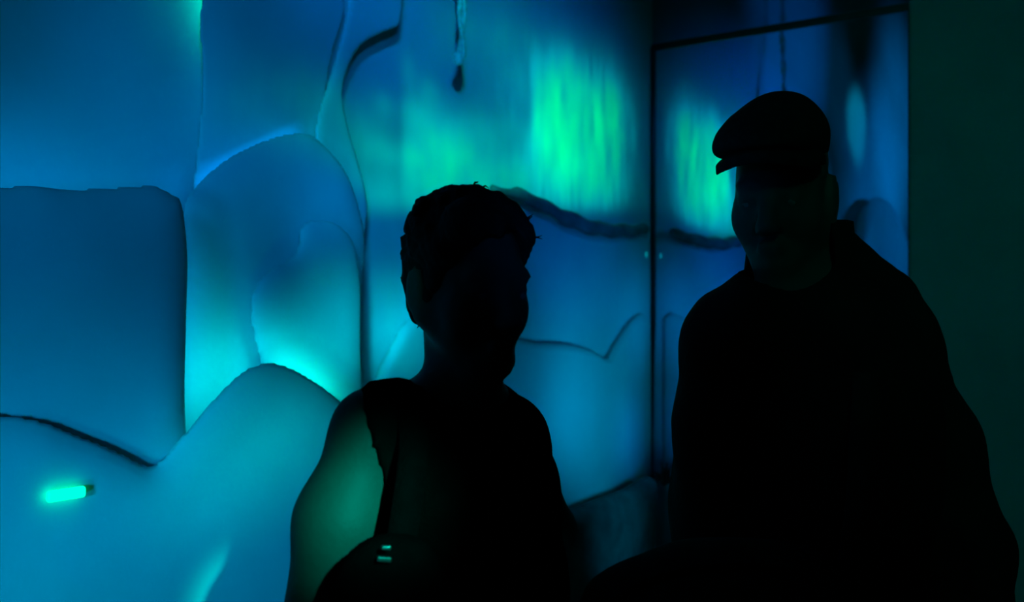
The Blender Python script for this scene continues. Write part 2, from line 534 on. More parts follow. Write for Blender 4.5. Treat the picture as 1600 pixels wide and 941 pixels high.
class Field:
    """a signed distance grid that solids are blended into"""
    def __init__(s, lo, hi, h):
        s.lo = np.asarray(lo, float); s.h = h
        s.n = np.ceil((np.asarray(hi, float) - s.lo) / h).astype(int) + 1
        s.f = np.full(s.n, 0.2)
        s.ax = [s.lo[i] + h * np.arange(s.n[i]) for i in range(3)]

    def sub(s, lo, hi):
        a = np.clip(((np.asarray(lo) - s.lo) / s.h).astype(int), 0, s.n)
        b = np.clip(((np.asarray(hi) - s.lo) / s.h).astype(int) + 2, 0, s.n)
        sl = tuple(slice(a[i], b[i]) for i in range(3))
        g = np.meshgrid(*[s.ax[i][sl[i]] for i in range(3)], indexing='ij', sparse=True)
        return sl, g

    def put(s, sl, d, k, mode='add'):
        f = s.f[sl]
        if mode == 'cut':
            d = -d
            hh = np.clip(0.5 - 0.5 * (f - d) / k, 0, 1)
            s.f[sl] = f * (1 - hh) + d * hh + k * hh * (1 - hh)
        else:
            hh = np.clip(0.5 + 0.5 * (f - d) / k, 0, 1)
            s.f[sl] = f * (1 - hh) + d * hh - k * hh * (1 - hh)

    def cone(s, a, b, ra, rb, k=0.02, mode='add'):
        a = np.asarray(a, float); b = np.asarray(b, float)
        R = max(ra, rb) + 0.09
        sl, (x, y, z) = s.sub(np.minimum(a, b) - R, np.maximum(a, b) + R)
        ab = b - a; l2 = ab @ ab + 1e-12
        t = np.clip(((x - a[0]) * ab[0] + (y - a[1]) * ab[1] + (z - a[2]) * ab[2]) / l2, 0, 1)
        d = np.sqrt((x - a[0] - ab[0] * t) ** 2 + (y - a[1] - ab[1] * t) ** 2 + (z - a[2] - ab[2] * t) ** 2) - (ra + (rb - ra) * t)
        s.put(sl, d, k, mode)

    def ell(s, c, axes, r, k=0.02, mode='add'):
        """ellipsoid with unit axes (rows) and radii r"""
        c = np.asarray(c, float); r = np.asarray(r, float)
        R = r.max() + 0.09
        sl, (x, y, z) = s.sub(c - R, c + R)
        k0 = 0; k1 = 0
        for e, rr in zip(axes, r):
            q = (x - c[0]) * e[0] + (y - c[1]) * e[1] + (z - c[2]) * e[2]
            k0 = k0 + (q / rr) ** 2; k1 = k1 + (q / rr ** 2) ** 2
        k0 = np.sqrt(k0); k1 = np.sqrt(k1) + 1e-9
        s.put(sl, k0 * (k0 - 1) / k1, k, mode)

    def grid(s):
        return np.meshgrid(*s.ax, indexing='ij', sparse=True)

    def mesh(s):
        f = s.f.copy()
        for i in range(3):
            for e in (0, -1):
                q = [slice(None)] * 3; q[i] = e
                f[tuple(q)] = np.maximum(f[tuple(q)], 0.01)
        return surface_nets(f, s.lo, s.h)


def wob(x, y, z, freq, seed=0.0):
    """smooth cheap noise in -1..1"""
    return (np.sin(freq * (x + 0.7 * y) + seed) * np.sin(freq * (0.9 * z - 0.4 * x) + 1.7 * seed + 1)
            + 0.5 * np.sin(freq * 2.1 * (y - 0.5 * z) + seed * 2.3) * np.sin(freq * 1.9 * (x + z) + 3)) / 1.5


# ------------------------------------------------------------------ the setting
def slab_mesh(lo, hi):
    c = (np.array(lo) + np.array(hi)) / 2; e = (np.array(hi) - np.array(lo)) / 2
    return box(c, (e[0], 0, 0), (0, e[1], 0), (0, 0, e[2]))


struct(mesh_obj('floor', *slab_mesh((-4.5, -3.5, -0.1), (4.0, 5.2, 0)), M['floor'], smooth=False))
struct(mesh_obj('ceiling', *slab_mesh((-4.5, -3.5, CEIL), (4.0, 5.2, CEIL + 0.1)), M['ceiling'], smooth=False))

# ice wall, gently uneven
UW = 6.4
nu, nz = 260, 140
us = np.linspace(-0.25, UW, nu); zs = np.linspace(0, CEIL, nz)
V = []
for zz in zs:
    for u in us:
        fade = min(1, max(0, (u - 0.05) / 0.4))
        w = fade * (0.012 * wob(u, 0.0, zz, 3.1, 1.0) + 0.006 * wob(u, 0.3, zz, 8.0, 2.0)) - 0.012 * fade
        V.append(ice(u, zz, w))
Fc = [(j * nu + i, j * nu + i + 1, (j + 1) * nu + i + 1, (j + 1) * nu + i) for j in range(nz - 1) for i in range(nu - 1)]
n0 = len(V)
bk = [ice(-0.25, 0, -0.15), ice(UW, 0, -0.15), ice(UW, CEIL, -0.15), ice(-0.25, CEIL, -0.15)]
V += bk
Fc.append((n0, n0 + 3, n0 + 2, n0 + 1))
Fc.append(tuple(range(nu)) + (n0 + 1, n0)); Fc.append(tuple(range((nz - 1) * nu, nz * nu)) + (n0 + 2, n0 + 3))
Fc.append(tuple(range(0, nz * nu, nu)) + (n0 + 3, n0)); Fc.append(tuple(range(nu - 1, nz * nu, nu)) + (n0 + 2, n0 + 1))
struct(mesh_obj('wall_left', V, Fc, M['ice']), 'pale ice wall washed in blue and green light')


def wallbox(q0, q1, z0, z1, n0, n1):
    """box on the glass side: q along the glass, n = depth behind its face (towards the outside)"""
    c = C0 + B * (q0 + q1) / 2 + Z * (z0 + z1) / 2 - A * (n0 + n1) / 2
    return box(c, B * (q1 - q0) / 2, A * (n1 - n0) / 2, Z * (z1 - z0) / 2)


V, Fc = wallbox(PANE, PANE + 5.0, 0, CEIL, 0.0, 0.15)
struct(mesh_obj('wall_right', V, Fc, M['wall'], smooth=False), 'plain dark wall beside the glass')
t = thing('glass_panel', C0 + B * PANE / 2, 'tall dark glass panel in the corner mirroring the glowing ice', 'glass panel')
mesh_obj('pane', *wallbox(0.0, PANE, 0.0, PANE_TOP, 0.004, 0.02), M['glass'], t, smooth=False)
mesh_obj('top_rail', *wallbox(0.0, PANE, PANE_TOP - 0.012, PANE_TOP + 0.016, -0.004, 0.03), M['metal'], t, smooth=False)
mesh_obj('side_rail', *wallbox(PANE - 0.004, PANE, 0.0, PANE_TOP - 0.012, -0.004, 0.03), M['metal'], t, smooth=False)
t = thing('transom_panel', C0 + B * PANE / 2 + Z * (PANE_TOP + 0.016), 'dim glass strip above the rail of the tall dark glass panel', 'glass panel')
mesh_obj('pane', *wallbox(0.0, PANE, PANE_TOP + 0.017, CEIL, 0.006, 0.022), M['glass2'], t, smooth=False)
# the black joint in the corner, thinning towards the floor
V, Fc = [], []
for z0, hw in ((0.0, 0.0025), (0.95, 0.003), (1.2, 0.006), (1.45, 0.012), (PANE_TOP, 0.0125)):
    c = C0 + Z * z0
    V += [c + A * hw - B * 0.0, c + A * hw + B * hw, c + B * hw - A * 0.0, c]
for i in range(4):
    for k in range(4):
        Fc.append((i * 4 + k, i * 4 + (k + 1) % 4, i * 4 + 4 + (k + 1) % 4, i * 4 + 4 + k))
Fc += [(0, 1, 2, 3), (16, 17, 18, 19)]
struct(mesh_obj('trim_1', V, Fc, M['metal'], smooth=False), 'black joint strip in the corner between ice wall and glass')


# ------------------------------------------------------------------ ice flats
def pdist(x, y, P):
    """signed distance of grid points to polygon P, negative inside"""
    d = np.full(x.shape, 1e9); ins = np.zeros(x.shape, bool)
    N = len(P)
    for i in range(N):
        ax, ay = P[i]; bx, by = P[(i + 1) % N]
        ex, ey = bx - ax, by - ay
        t = np.clip(((x - ax) * ex + (y - ay) * ey) / (ex * ex + ey * ey + 1e-12), 0, 1)
        d = np.minimum(d, (x - ax - t * ex) ** 2 + (y - ay - t * ey) ** 2)
        if ay != by:
            ins ^= ((ay > y) != (by > y)) & (x < ex * (y - ay) / ey + ax)
    return np.where(ins, -1, 1) * np.sqrt(d)


def flat(name, outline, w0, T, R, material, label, cat='ice block', floor_to=True, uzs=None, h=0.0085, rough=0.3, seed=0.0, group=None, smooth_n=8, taper=False):
    """a free-standing ice flat with a pillowed front: outline in picture points, seen at its own distance"""
    P = uzs if uzs is not None else [uz(px, py, w0 + T * 0.6) for px, py in outline]
    P = [tuple(p) for p in catmull(P, smooth_n)]
    if floor_to:
        P = P + [(P[-1][0], 0.0), (P[0][0], 0.0)]
    P = np.array(P)
    lo = P.min(0); hi = P.max(0)
    us = np.arange(lo[0] - 2 * h, hi[0] + 3 * h, h); vs = np.arange(min(lo[1], 0 if floor_to else 9) - (0 if floor_to else 2 * h), hi[1] + 3 * h, h)
    if floor_to: vs = np.arange(0.0, hi[1] + 3 * h, h) - h
    ww = np.arange(w0 - 2 * h, w0 + T * 1.5 + 3 * h, h)
    x, y = np.meshgrid(us, vs, indexing='ij')
    Pq = P.copy()
    if floor_to: Pq[-2:, 1] = -0.5                    # keep the pillow from rounding off at the floor
    d2 = pdist(x, y, Pq)
    Tn = T * (1 + rough * wob(x, 0.0, y, 4.2, seed) + rough * 0.4 * wob(x, 0.2, y, 11.0, seed + 1))
    xx = np.maximum(d2 + R, 0) / R
    f = np.empty(x.shape + (len(ww),))
    for k, w in enumerate(ww):
        yy = max(w - w0, 0) / Tn
        g = (np.sqrt(xx ** 2 + yy ** 2) - 1) * min(R, T)
        f[..., k] = np.maximum(g, (w0 - w))
        if floor_to: f[..., k] = np.maximum(f[..., k], 0.0 - y + 0.0005)
    for i in range(3):
        for e in (0, -1):
            q = [slice(None)] * 3; q[i] = e
            f[tuple(q)] = np.maximum(f[tuple(q)], 0.004)
    Vl, Fq = surface_nets(f, (us[0], vs[0], ww[0]), h)
    if taper: Vl[:, 2] *= np.clip((Vl[:, 0] + 0.03) / 0.40, 0.10, 1)     # thins to nothing at the corner
    Vw = C0 + np.outer(Vl[:, 0], A) + np.outer(Vl[:, 1], Z) + np.outer(Vl[:, 2], B)
    o = mesh_obj(name, Vw, Fq, material)
    return tag(o, label, cat, group)


G = 'layered ice flats along the blue wall'
flat('ice_block', [(312, -130), (311, -40), (308, 50), (312, 120), (306, 220), (297, 320), (297, 420)][::-1] + [(420, -150), (520, -150), (545, 0), (520, 110), (500, 300)],
     0.022, 0.02, 0.12, M['ice'], 'tall smooth ice sheet at the top left, right of the greenish corner glow', seed=3.0, rough=0.15, group=G, smooth_n=5)
flat('ice_block', [(500, 330), (492, 205), (508, 140), (520, 100), (535, 45), (552, -40), (575, -130), (640, -130), (632, -20), (626, 38), (598, 54), (565, 74), (545, 110), (537, 150), (546, 200), (560, 250), (573, 300), (575, 345), (562, 430), (556, 500), (552, 600)],
     0.048, 0.014, 0.022, M['ice'], 'narrow curving ice column rising to the top edge, left of the green glow', seed=5.0, rough=0.15, group=G, smooth_n=5)
flat('ice_block', [(285, 420), (290, 330), (303, 296), (345, 255), (390, 228), (435, 210), (470, 204), (492, 208), (520, 233), (545, 266), (564, 316), (575, 375), (572, 450), (571, 520), (574, 620)],
     0.10, 0.03, 0.10, M['ice'], 'round-shouldered ice block in the middle of the left half, under a dark curved rim', seed=7.0, rough=0.15, group=G)
flat('ice_block', [(430, 640), (414, 570), (404, 530), (397, 488), (402, 455), (425, 424), (460, 402), (472, 380), (476, 354), (500, 342), (535, 350), (560, 385), (569, 450), (569, 520), (572, 640)],
     0.16, 0.026, 0.085, M['ice'], 'small rounded ice boulder with a shoulder and stub, above the low arched mound', seed=9.0, rough=0.15, group=G)
flat('ice_block', [(-420, 300), (-200, 280), (0, 288), (60, 286), (110, 292), (180, 290), (245, 287), (275, 300), (293, 318), (302, 400), (300, 500), (298, 640), (310, 800)],
     0.24, 0.04, 0.09, M['ice'], 'wide flat-topped ice block filling the left edge, above the green lamp', seed=11.0, rough=0.12, group=G)
flat('ice_block', [(-420, 600), (-200, 625), (-60, 640), (30, 648), (75, 657), (120, 676), (165, 693), (205, 712), (238, 726), (264, 712), (300, 670), (345, 618), (385, 580), (420, 566), (455, 571), (500, 596), (545, 632), (600, 690), (640, 800)],
     0.288, 0.032, 0.08, M['ice'], 'low ice front along the bottom left, rising to an arched mound, with the green lamp', seed=13.0, rough=0.15, group=G)
flat('ice_block', [(650, 420), (680, 330), (740, 300), (800, 300), (835, 312), (870, 334), (905, 350), (940, 362), (980, 362), (1012, 358), (1024, 380)],
     0.010, 0.022, 0.06, M['ice'], 'broad ice block below the green glow, between the two people', seed=15.0, rough=0.15, group=G, taper=True)
flat('ice_block', [(583, 640), (590, 590), (612, 545), (640, 500), (690, 480), (740, 520), (755, 640)],
     0.05, 0.03, 0.035, M['ice'], 'ice block whose slanting edge shows between the bare shoulder and the tousled hair', seed=29.0, rough=0.15, group=G)
flat('ice_block', [(735, 640), (745, 560), (765, 520), (805, 526), (840, 534), (885, 536), (925, 546), (950, 558), (962, 540), (980, 514), (998, 497), (1014, 490), (1024, 500)],
     0.040, 0.03, 0.035, M['ice'], 'pale ice block right of her chin, with a thin dark rim notched near the corner', seed=17.0, rough=0.15, group=G, taper=True)
flat('ice_block', None, 0.10, 0.06, 0.10, M['ice'], 'round-topped ice block seen only mirrored in the glass, right of the cap wearer', uzs=[(2.98, 1.2), (3.05, 2.0), (3.4, 2.27), (3.9, 2.32), (4.3, 2.2), (4.6, 2.0), (4.75, 1.7), (4.85, 1.2)], seed=21.0, rough=0.15, group=G)
seam = [on(px, py, w) for px, py, w in ((770, 296, 0.065), (805, 303, 0.065), (840, 317, 0.068), (880, 338, 0.068), (920, 354, 0.062), (960, 360, 0.052), (992, 360, 0.042), (1008, 358, 0.036))]  # added dark tube: the rim's shade put into shape and colour
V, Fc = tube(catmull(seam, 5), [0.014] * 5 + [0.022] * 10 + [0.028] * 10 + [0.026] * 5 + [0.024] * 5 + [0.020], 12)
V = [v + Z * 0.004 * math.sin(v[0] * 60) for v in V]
tag(mesh_obj('shade_band', V, Fc, M['seam']), 'shaded ice rim built as a dark sagging band just below the green glow, ending at the corner', 'rock')
flat('rock_ledge', [(840, 830), (880, 806), (925, 788), (958, 774), (985, 764), (1005, 752), (1022, 745)],
     0.13, 0.06, 0.05, M['rock'], 'dark sloping rock ledge at the foot of the corner, between the two people', cat='rock', seed=23.0, rough=0.25)

# ------------------------------------------------------------------ people
def clip_mesh(fld, d, name, material, parent, soft=None):
    """mesh of the field kept where d < 0"""
    g = Field.__new__(Field); g.__dict__.update(fld.__dict__)
    g.f = np.maximum(fld.f, d)
    return mesh_obj(name, *g.mesh(), material, parent)


def copyfield(fld):
    g = Field.__new__(Field); g.__dict__.update(fld.__dict__); g.f = fld.f.copy()
    return g


def hand(fl, wrist, dirv, palm_n, side, s=1.0):
    """a relaxed hand: palm, five bent fingers; dirv = along the hand, palm_n = out of the palm, side = towards the thumb"""
    dirv, palm_n, side = [np.asarray(v, float) / np.linalg.norm(v) for v in (dirv, palm_n, side)]
    w = np.asarray(wrist, float)
    P = lambda a, b, c: w + s * (dirv * a + side * b + palm_n * c)
    fl.cone(P(-0.03, 0, 0), P(0.02, 0, 0), 0.024 * s, 0.024 * s, 0.015)
    for b in (-0.026, -0.009, 0.009, 0.026):
        fl.cone(P(0.015, b * 0.6, 0), P(0.085, b, 0.004), 0.014 * s, 0.0125 * s, 0.012)
    for b, ln in ((-0.030, 0.058), (-0.011, 0.074), (0.009, 0.079), (0.029, 0.068)):
        p0 = P(0.085, b, 0.004); p1 = P(0.085 + ln * 0.48, b * 1.1, 0.012)
        p2 = P(0.085 + ln * 0.78, b * 1.12, 0.030); p3 = P(0.085 + ln * 0.92, b * 1.12, 0.048)
        fl.cone(p0, p1, 0.0095 * s, 0.0088 * s, 0.004)
        fl.cone(p1, p2, 0.0088 * s, 0.008 * s, 0.004)
        fl.cone(p2, p3, 0.008 * s, 0.007 * s, 0.004)
    q0 = P(0.018, 0.022, 0.008); q1 = P(0.050, 0.048, 0.018); q2 = P(0.080, 0.054, 0.026); q3 = P(0.100, 0.050, 0.034)
    fl.cone(q0, q1, 0.014 * s, 0.0115 * s, 0.010); fl.cone(q1, q2, 0.0105 * s, 0.0095 * s, 0.004); fl.cone(q2, q3, 0.0095 * s, 0.0075 * s, 0.004)


def frame(yaw, tilt=0.0):
    """axes of a head or chest turned yaw degrees to camera-right of facing the camera: left-of-person, forward, up"""
    a = math.radians(yaw); t = math.radians(tilt)
    f = np.array([math.sin(a), -math.cos(a), 0.0]); l = np.array([math.cos(a), math.sin(a), 0.0])
    up_ = Z * math.cos(t) + f * math.sin(t); f2 = f * math.cos(t) - Z * math.sin(t)
    return l, f2, up_


def head(fl, c, ax, s=1.0):
    l, f, u = ax
    P = lambda a, b, d: c + s * (l * a + f * b + u * d)
    E = lambda a, b, d, ra, rb, rd, k=0.02, mode='add': fl.ell(P(a, b, d), (l, f, u), np.array((ra, rb, rd)) * s, k, mode)
    E(0, -0.008, 0.006, 0.066, 0.082, 0.073)                       # skull
    E(0, 0.035, -0.050, 0.060, 0.052, 0.075, 0.03)                 # face mass
    for q in (-1, 1):
        fl.cone(P(q * 0.056, -0.005, -0.078), P(q * 0.018, 0.058, -0.132), 0.020 * s, 0.020 * s, 0.03)     # jaw
        E(q * 0.042, 0.050, -0.072, 0.022, 0.022, 0.030, 0.02)     # cheek
        E(q * 0.026, 0.072, -0.020, 0.026, 0.014, 0.010, 0.014)    # brow
        E(q * 0.033, 0.090, -0.042, 0.018, 0.012, 0.012, 0.010, 'cut')
        E(q * 0.032, 0.072, -0.043, 0.0145, 0.012, 0.012, 0.004)   # eyeball under the lids
        fl.cone(P(q * 0.018, 0.084, -0.037), P(q * 0.046, 0.076, -0.039), 0.0035 * s, 0.003 * s, 0.004)     # upper lid
        E(q * 0.071, -0.018, -0.045, 0.008, 0.019, 0.031, 0.008)   # ear
        E(q * 0.079, -0.012, -0.042, 0.004, 0.010, 0.018, 0.004, 'cut')
        E(q * 0.011, 0.093, -0.083, 0.009, 0.010, 0.008, 0.006)    # nostril wing
    fl.cone(P(0, 0.080, -0.036), P(0, 0.105, -0.078), 0.010 * s, 0.013 * s, 0.012)    # nose
    E(0, 0.084, -0.108, 0.024, 0.010, 0.006, 0.006)                # lips
    E(0, 0.082, -0.117, 0.021, 0.010, 0.006, 0.006)
    E(0, 0.094, -0.1125, 0.020, 0.004, 0.0018, 0.002, 'cut')
    E(0, 0.068, -0.140, 0.022, 0.020, 0.018, 0.02)                 # chin


def build_shoe(name, pos, fwd, parent, material):
    f = np.array(fwd, float); f /= np.linalg.norm(f); l = np.array([-f[1], f[0], 0])
    fl = Field(np.array(pos) - 0.24, np.array(pos) + 0.24, 0.008)
    p = np.array(pos)
    fl.ell(p + f * 0.06 + Z * 0.035, (l, f, Z), (0.046, 0.125, 0.045), 0.02)
    fl.ell(p - f * 0.02 + Z * 0.06, (l, f, Z), (0.040, 0.055, 0.062), 0.03)
    fl.f = np.maximum(fl.f, (0.0015 - fl.grid()[2]))
    return mesh_obj(name, *fl.mesh(), material, parent)


# ---- the woman, half turned to the right
def woman():
    Y = 1.3
    W = lambda px, py, dy=0.0: at(px, py, Y + dy)
    hx = frame(40, 4)
    hc = W(729, 402, 0.0)
    bl, bf, bu = frame(45)
    lo = np.array([-0.50, 0.90, 0.0]); hi = np.array([0.36, 1.80, 1.76])
    fl = Field(lo, hi, 0.007)
    S0 = W(582, 675, -0.10); S1 = W(798, 682, 0.10)               # shoulder joints, near and far
    E0 = W(483, 1050, -0.13); E1 = W(864, 828, 0.20)              # elbows
    H0 = np.array([-0.155, 1.25, 0.86]); H1 = np.array([0.005, 1.39, 0.86])
    feet = [np.array([-0.17, 1.24, 0.0]), np.array([0.02, 1.42, 0.0])]

    def trunk(g, e=0.0):
        g.ell(W(712, 778), (bl, bf, Z), (0.135 + e, 0.095 + e, 0.145 + e), 0.05)
        for q in (-1, 1):
            g.ell(W(715, 760) + bl * 0.055 * q + bf * 0.052, (bl, bf, Z), (0.054 + e, 0.052 + e, 0.058 + e), 0.04)
        g.ell(W(738, 950), (bl, bf, Z), (0.142 + e, 0.105 + e, 0.15 + e), 0.06)
        g.ell(np.array([-0.075, 1.32, 0.93]), (bl, bf, Z), (0.165 + e, 0.125 + e, 0.15 + e), 0.06)
        g.cone(W(705, 660), S0, 0.052 + e, 0.042 + e, 0.05)
        g.cone(W(724, 665), S1, 0.052 + e, 0.040 + e, 0.05)

    def nears(g, e=0.0):
        m = W(537, 815, -0.12)
        g.cone(S0, m, 0.047 + e, 0.056 + e, 0.03)
        g.cone(m, E0, 0.056 + e, 0.043 + e, 0.03)
    # body, one surface
    head(fl, hc, hx)
    fl.cone(W(712, 505, 0.03), W(720, 630, 0.0), 0.045, 0.047, 0.03)
    fl.cone(W(676, 640, -0.03), W(594, 666, -0.09), 0.029, 0.029, 0.03)
    fl.cone(W(735, 646, 0.03), W(795, 668, 0.09), 0.030, 0.030, 0.03)
    trunk(fl); nears(fl)
    fl.cone(S1, E1, 0.040, 0.034, 0.03)
    wr0 = np.array([-0.262, 1.13, 0.84]); wr1 = at(838, 925, 1.31)
    fl.cone(E0, wr0, 0.042, 0.026, 0.02)
    hand(fl, wr0, (0.02, -0.05, -1), (1, 0.1, 0), (0, -1, 0), 0.92)
    fl.cone(E1, wr1, 0.034, 0.026, 0.02)
    hand(fl, wr1, (-0.62, -0.45, -0.60), (-0.5, 0.8, 0), (0.3, 0.2, 0.9), 0.92)
    for h_, ft in zip((H0, H1), feet):
        kn = np.array([ft[0] + 0.03, ft[1] - 0.01, 0.47]); an = ft + Z * 0.09
        fl.cone(h_, kn, 0.085, 0.055, 0.04); fl.cone(kn, an, 0.054, 0.036, 0.03)
        fl.cone(an, ft + Z * 0.04 + bf * 0.10, 0.034, 0.028, 0.03)
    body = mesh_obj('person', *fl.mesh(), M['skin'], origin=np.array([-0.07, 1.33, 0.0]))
    tag(body, 'person with short tousled dark hair in a dark sleeveless top, bare arm lit green', 'person')
    # clothes
    x, y, z = fl.grid()
    tp = Field(lo, hi, 0.007)
    trunk(tp, 0.010); nears(tp, 0.009)
    tp.cone(S1, S1 * 0.55 + E1 * 0.45, 0.050, 0.044, 0.03)
    tp.cone(W(676, 640, -0.03), W(594, 666, -0.09), 0.036, 0.036, 0.03)
    tp.cone(W(735, 652, 0.03), W(795, 672, 0.09), 0.034, 0.036, 0.03)
    tp.f = tp.f + 0.004 * wob(x, y, z, 21, 2.0)
    # cut-outs: bare near arm (left of the armhole line), neck hole, hem
    a0 = W(566, 600, -0.10); a1 = W(610, 815, -0.12)
    armline = (a0[0] + (a1[0] - a0[0]) * (a0[2] - z) / (a0[2] - a1[2])) - x + 0.010 * np.sin((a0[2] - z) * 12) * ((a0[2] - z) > 0)
    armline = np.where(y < 1.30, armline, np.where(x < -0.15, armline, -1.0))
    nk = W(716, 560, -0.02)
    neck = 0.082 - np.sqrt((x - nk[0]) ** 2 + (y - nk[1]) ** 2 + ((z - nk[2]) * 0.9) ** 2)
    d = np.maximum(np.maximum(armline, neck), 0.80 - z)
    clip_mesh(tp, d, 'sleeveless_top', M['top'], body)
    tr = Field((lo[0], lo[1], 0.0), (hi[0], hi[1], 1.02), 0.009)
    tr.ell(np.array([-0.075, 1.32, 0.92]), (bl, bf, Z), (0.172, 0.132, 0.15), 0.05)
    for h_, ft in zip((H0, H1), feet):
        kn = np.array([ft[0] + 0.03, ft[1] - 0.01, 0.47])
        tr.cone(h_, kn, 0.094, 0.068, 0.04); tr.cone(kn, ft + Z * 0.06, 0.068, 0.058, 0.03)
    zz = tr.grid()[2]
    tr.f = np.maximum(tr.f, np.maximum(0.055 - zz, zz - 0.97))
    mesh_obj('trousers', *tr.mesh(), M['trousers'], body)
    for ft in feet: build_shoe('shoe', ft, bf, body, M['shoe'])
    # hair: clumps that follow the outline of the head
    hf = Field(hc - 0.16, hc + 0.16, 0.0035)
    l, f, u = hx
    hf.ell(hc - f * 0.012 + u * 0.012, (l, f, u), (0.068, 0.080, 0.074), 0.02)
    s = Y / F
    for px, py, r, dy in ((730, 336, 44, 0), (708, 356, 40, 0), (686, 374, 36, -.01), (668, 405, 33, 0), (656, 438, 29, 0), (659, 470, 25, 0),
                          (659, 491, 17, 0), (770, 336, 38, 0), (792, 352, 34, 0), (808, 372, 29, -.01), (800, 395, 27, 0), (690, 430, 30, -.04),
                          (696, 390, 36, -.05), (730, 350, 40, -.07), (770, 362, 34, -.06), (676, 470, 20, -.03), (700, 400, 40, .07), (720, 450, 40, .08), (770, 400, 36, .07)):
        hf.ell(W(px + (6 if px < 720 and py < 400 else 0), py, dy), (l, f, u), (r * s, r * s, r * s), 0.012)
    x, y, z = hf.grid()
    rng = random.Random(5)
    for i in range(70):                                             # curls
        a = rng.uniform(0, 2 * math.pi); e = rng.uniform(-0.5, 1.4)
        dv = l * math.cos(a) * math.cos(e) + f * math.sin(a) * math.cos(e) + u * math.sin(e)
        if dv @ f > 0.45 and dv @ u < 0.55: continue
        p = hc - f * 0.012 + u * 0.014 + l * (dv @ l) * 0.071 + f * (dv @ f) * 0.083 + u * (dv @ u) * 0.076
        q = np.array([rng.uniform(-1, 1) for _ in range(3)]); q = q - dv * (q @ dv); q /= np.linalg.norm(q)
        hf.cone(p - q * 0.014, p + q * 0.014 + dv * 0.002, 0.009, 0.006, 0.006)
    hf.f = hf.f + 0.0022 * wob(x, y, z, 130, 0.5) + 0.0016 * wob(x, z, y, 260, 1.5)
    # keep the face and the neck bare
    face = lambda p: (p[0] - hc[0], p[1] - hc[1], p[2] - hc[2])
    dx, dy_, dz = face((x, y, z))
    cf = dx * f[0] + dy_ * f[1] + dz * f[2]; cu = dx * u[0] + dy_ * u[1] + dz * u[2]; cl = dx * l[0] + dy_ * l[1] + dz * l[2]
    fe = np.sqrt((cl / 0.066) ** 2 + ((cf - 0.085) / 0.078) ** 2 + ((cu + 0.058 - 0.20 * cl) / 0.100) ** 2) - 1
    bare = -fe * 0.066 + 0.004 * np.sin(cl * 190 + cu * 60)
    bare2 = np.minimum(cf + 0.035, -0.066 - cu)
    hf.f = np.maximum(hf.f, np.maximum(bare, bare2))
    hair = mesh_obj('hair', *hf.mesh(), M['hair'], body)
    rng = random.Random(8)
    for px, py, ex, ey in ((838, 371, 12, -1), (826, 340, 8, -5), (742, 291, 7, -4), (716, 292, -6, -4), (664, 322, -6, -4), (630, 430, -5, 2), (644, 350, -5, -3), (758, 294, 7, 0), (655, 505, -4, 5)):
        for k in range(2):
            p = W(px - ex * 0.8, py - ey, 0); q = W(px + ex * (0.7 + 0.3 * rng.random()), py + ey + rng.uniform(-4, 4), rng.uniform(-.01, .01))
            mid = (p + q) / 2 + np.array([0, 0, rng.uniform(-.003, .004)])
            mesh_obj('stray_lock', *tube([p, mid, q], [0.0016, 0.0012, 0.0004], 5), M['hair'], hair)
    eyes(body, hc, hx)
    return body


def eyes(parent, c, ax, s=1.0):
    l, f, u = ax
    for q in (-1, 1):
        bm = bmesh.new(); bmesh.ops.create_uvsphere(bm, u_segments=14, v_segments=10, radius=0.0112 * s)
        p = c + s * (l * q * 0.032 + f * 0.0722 - u * 0.0445)
        V = [np.array(v.co) + p for v in bm.verts]; Fc = [[v.index for v in fc.verts] for fc in bm.faces]; bm.free()
        mesh_obj('eye', V, Fc, M['eye'], parent)


woman_body = woman()


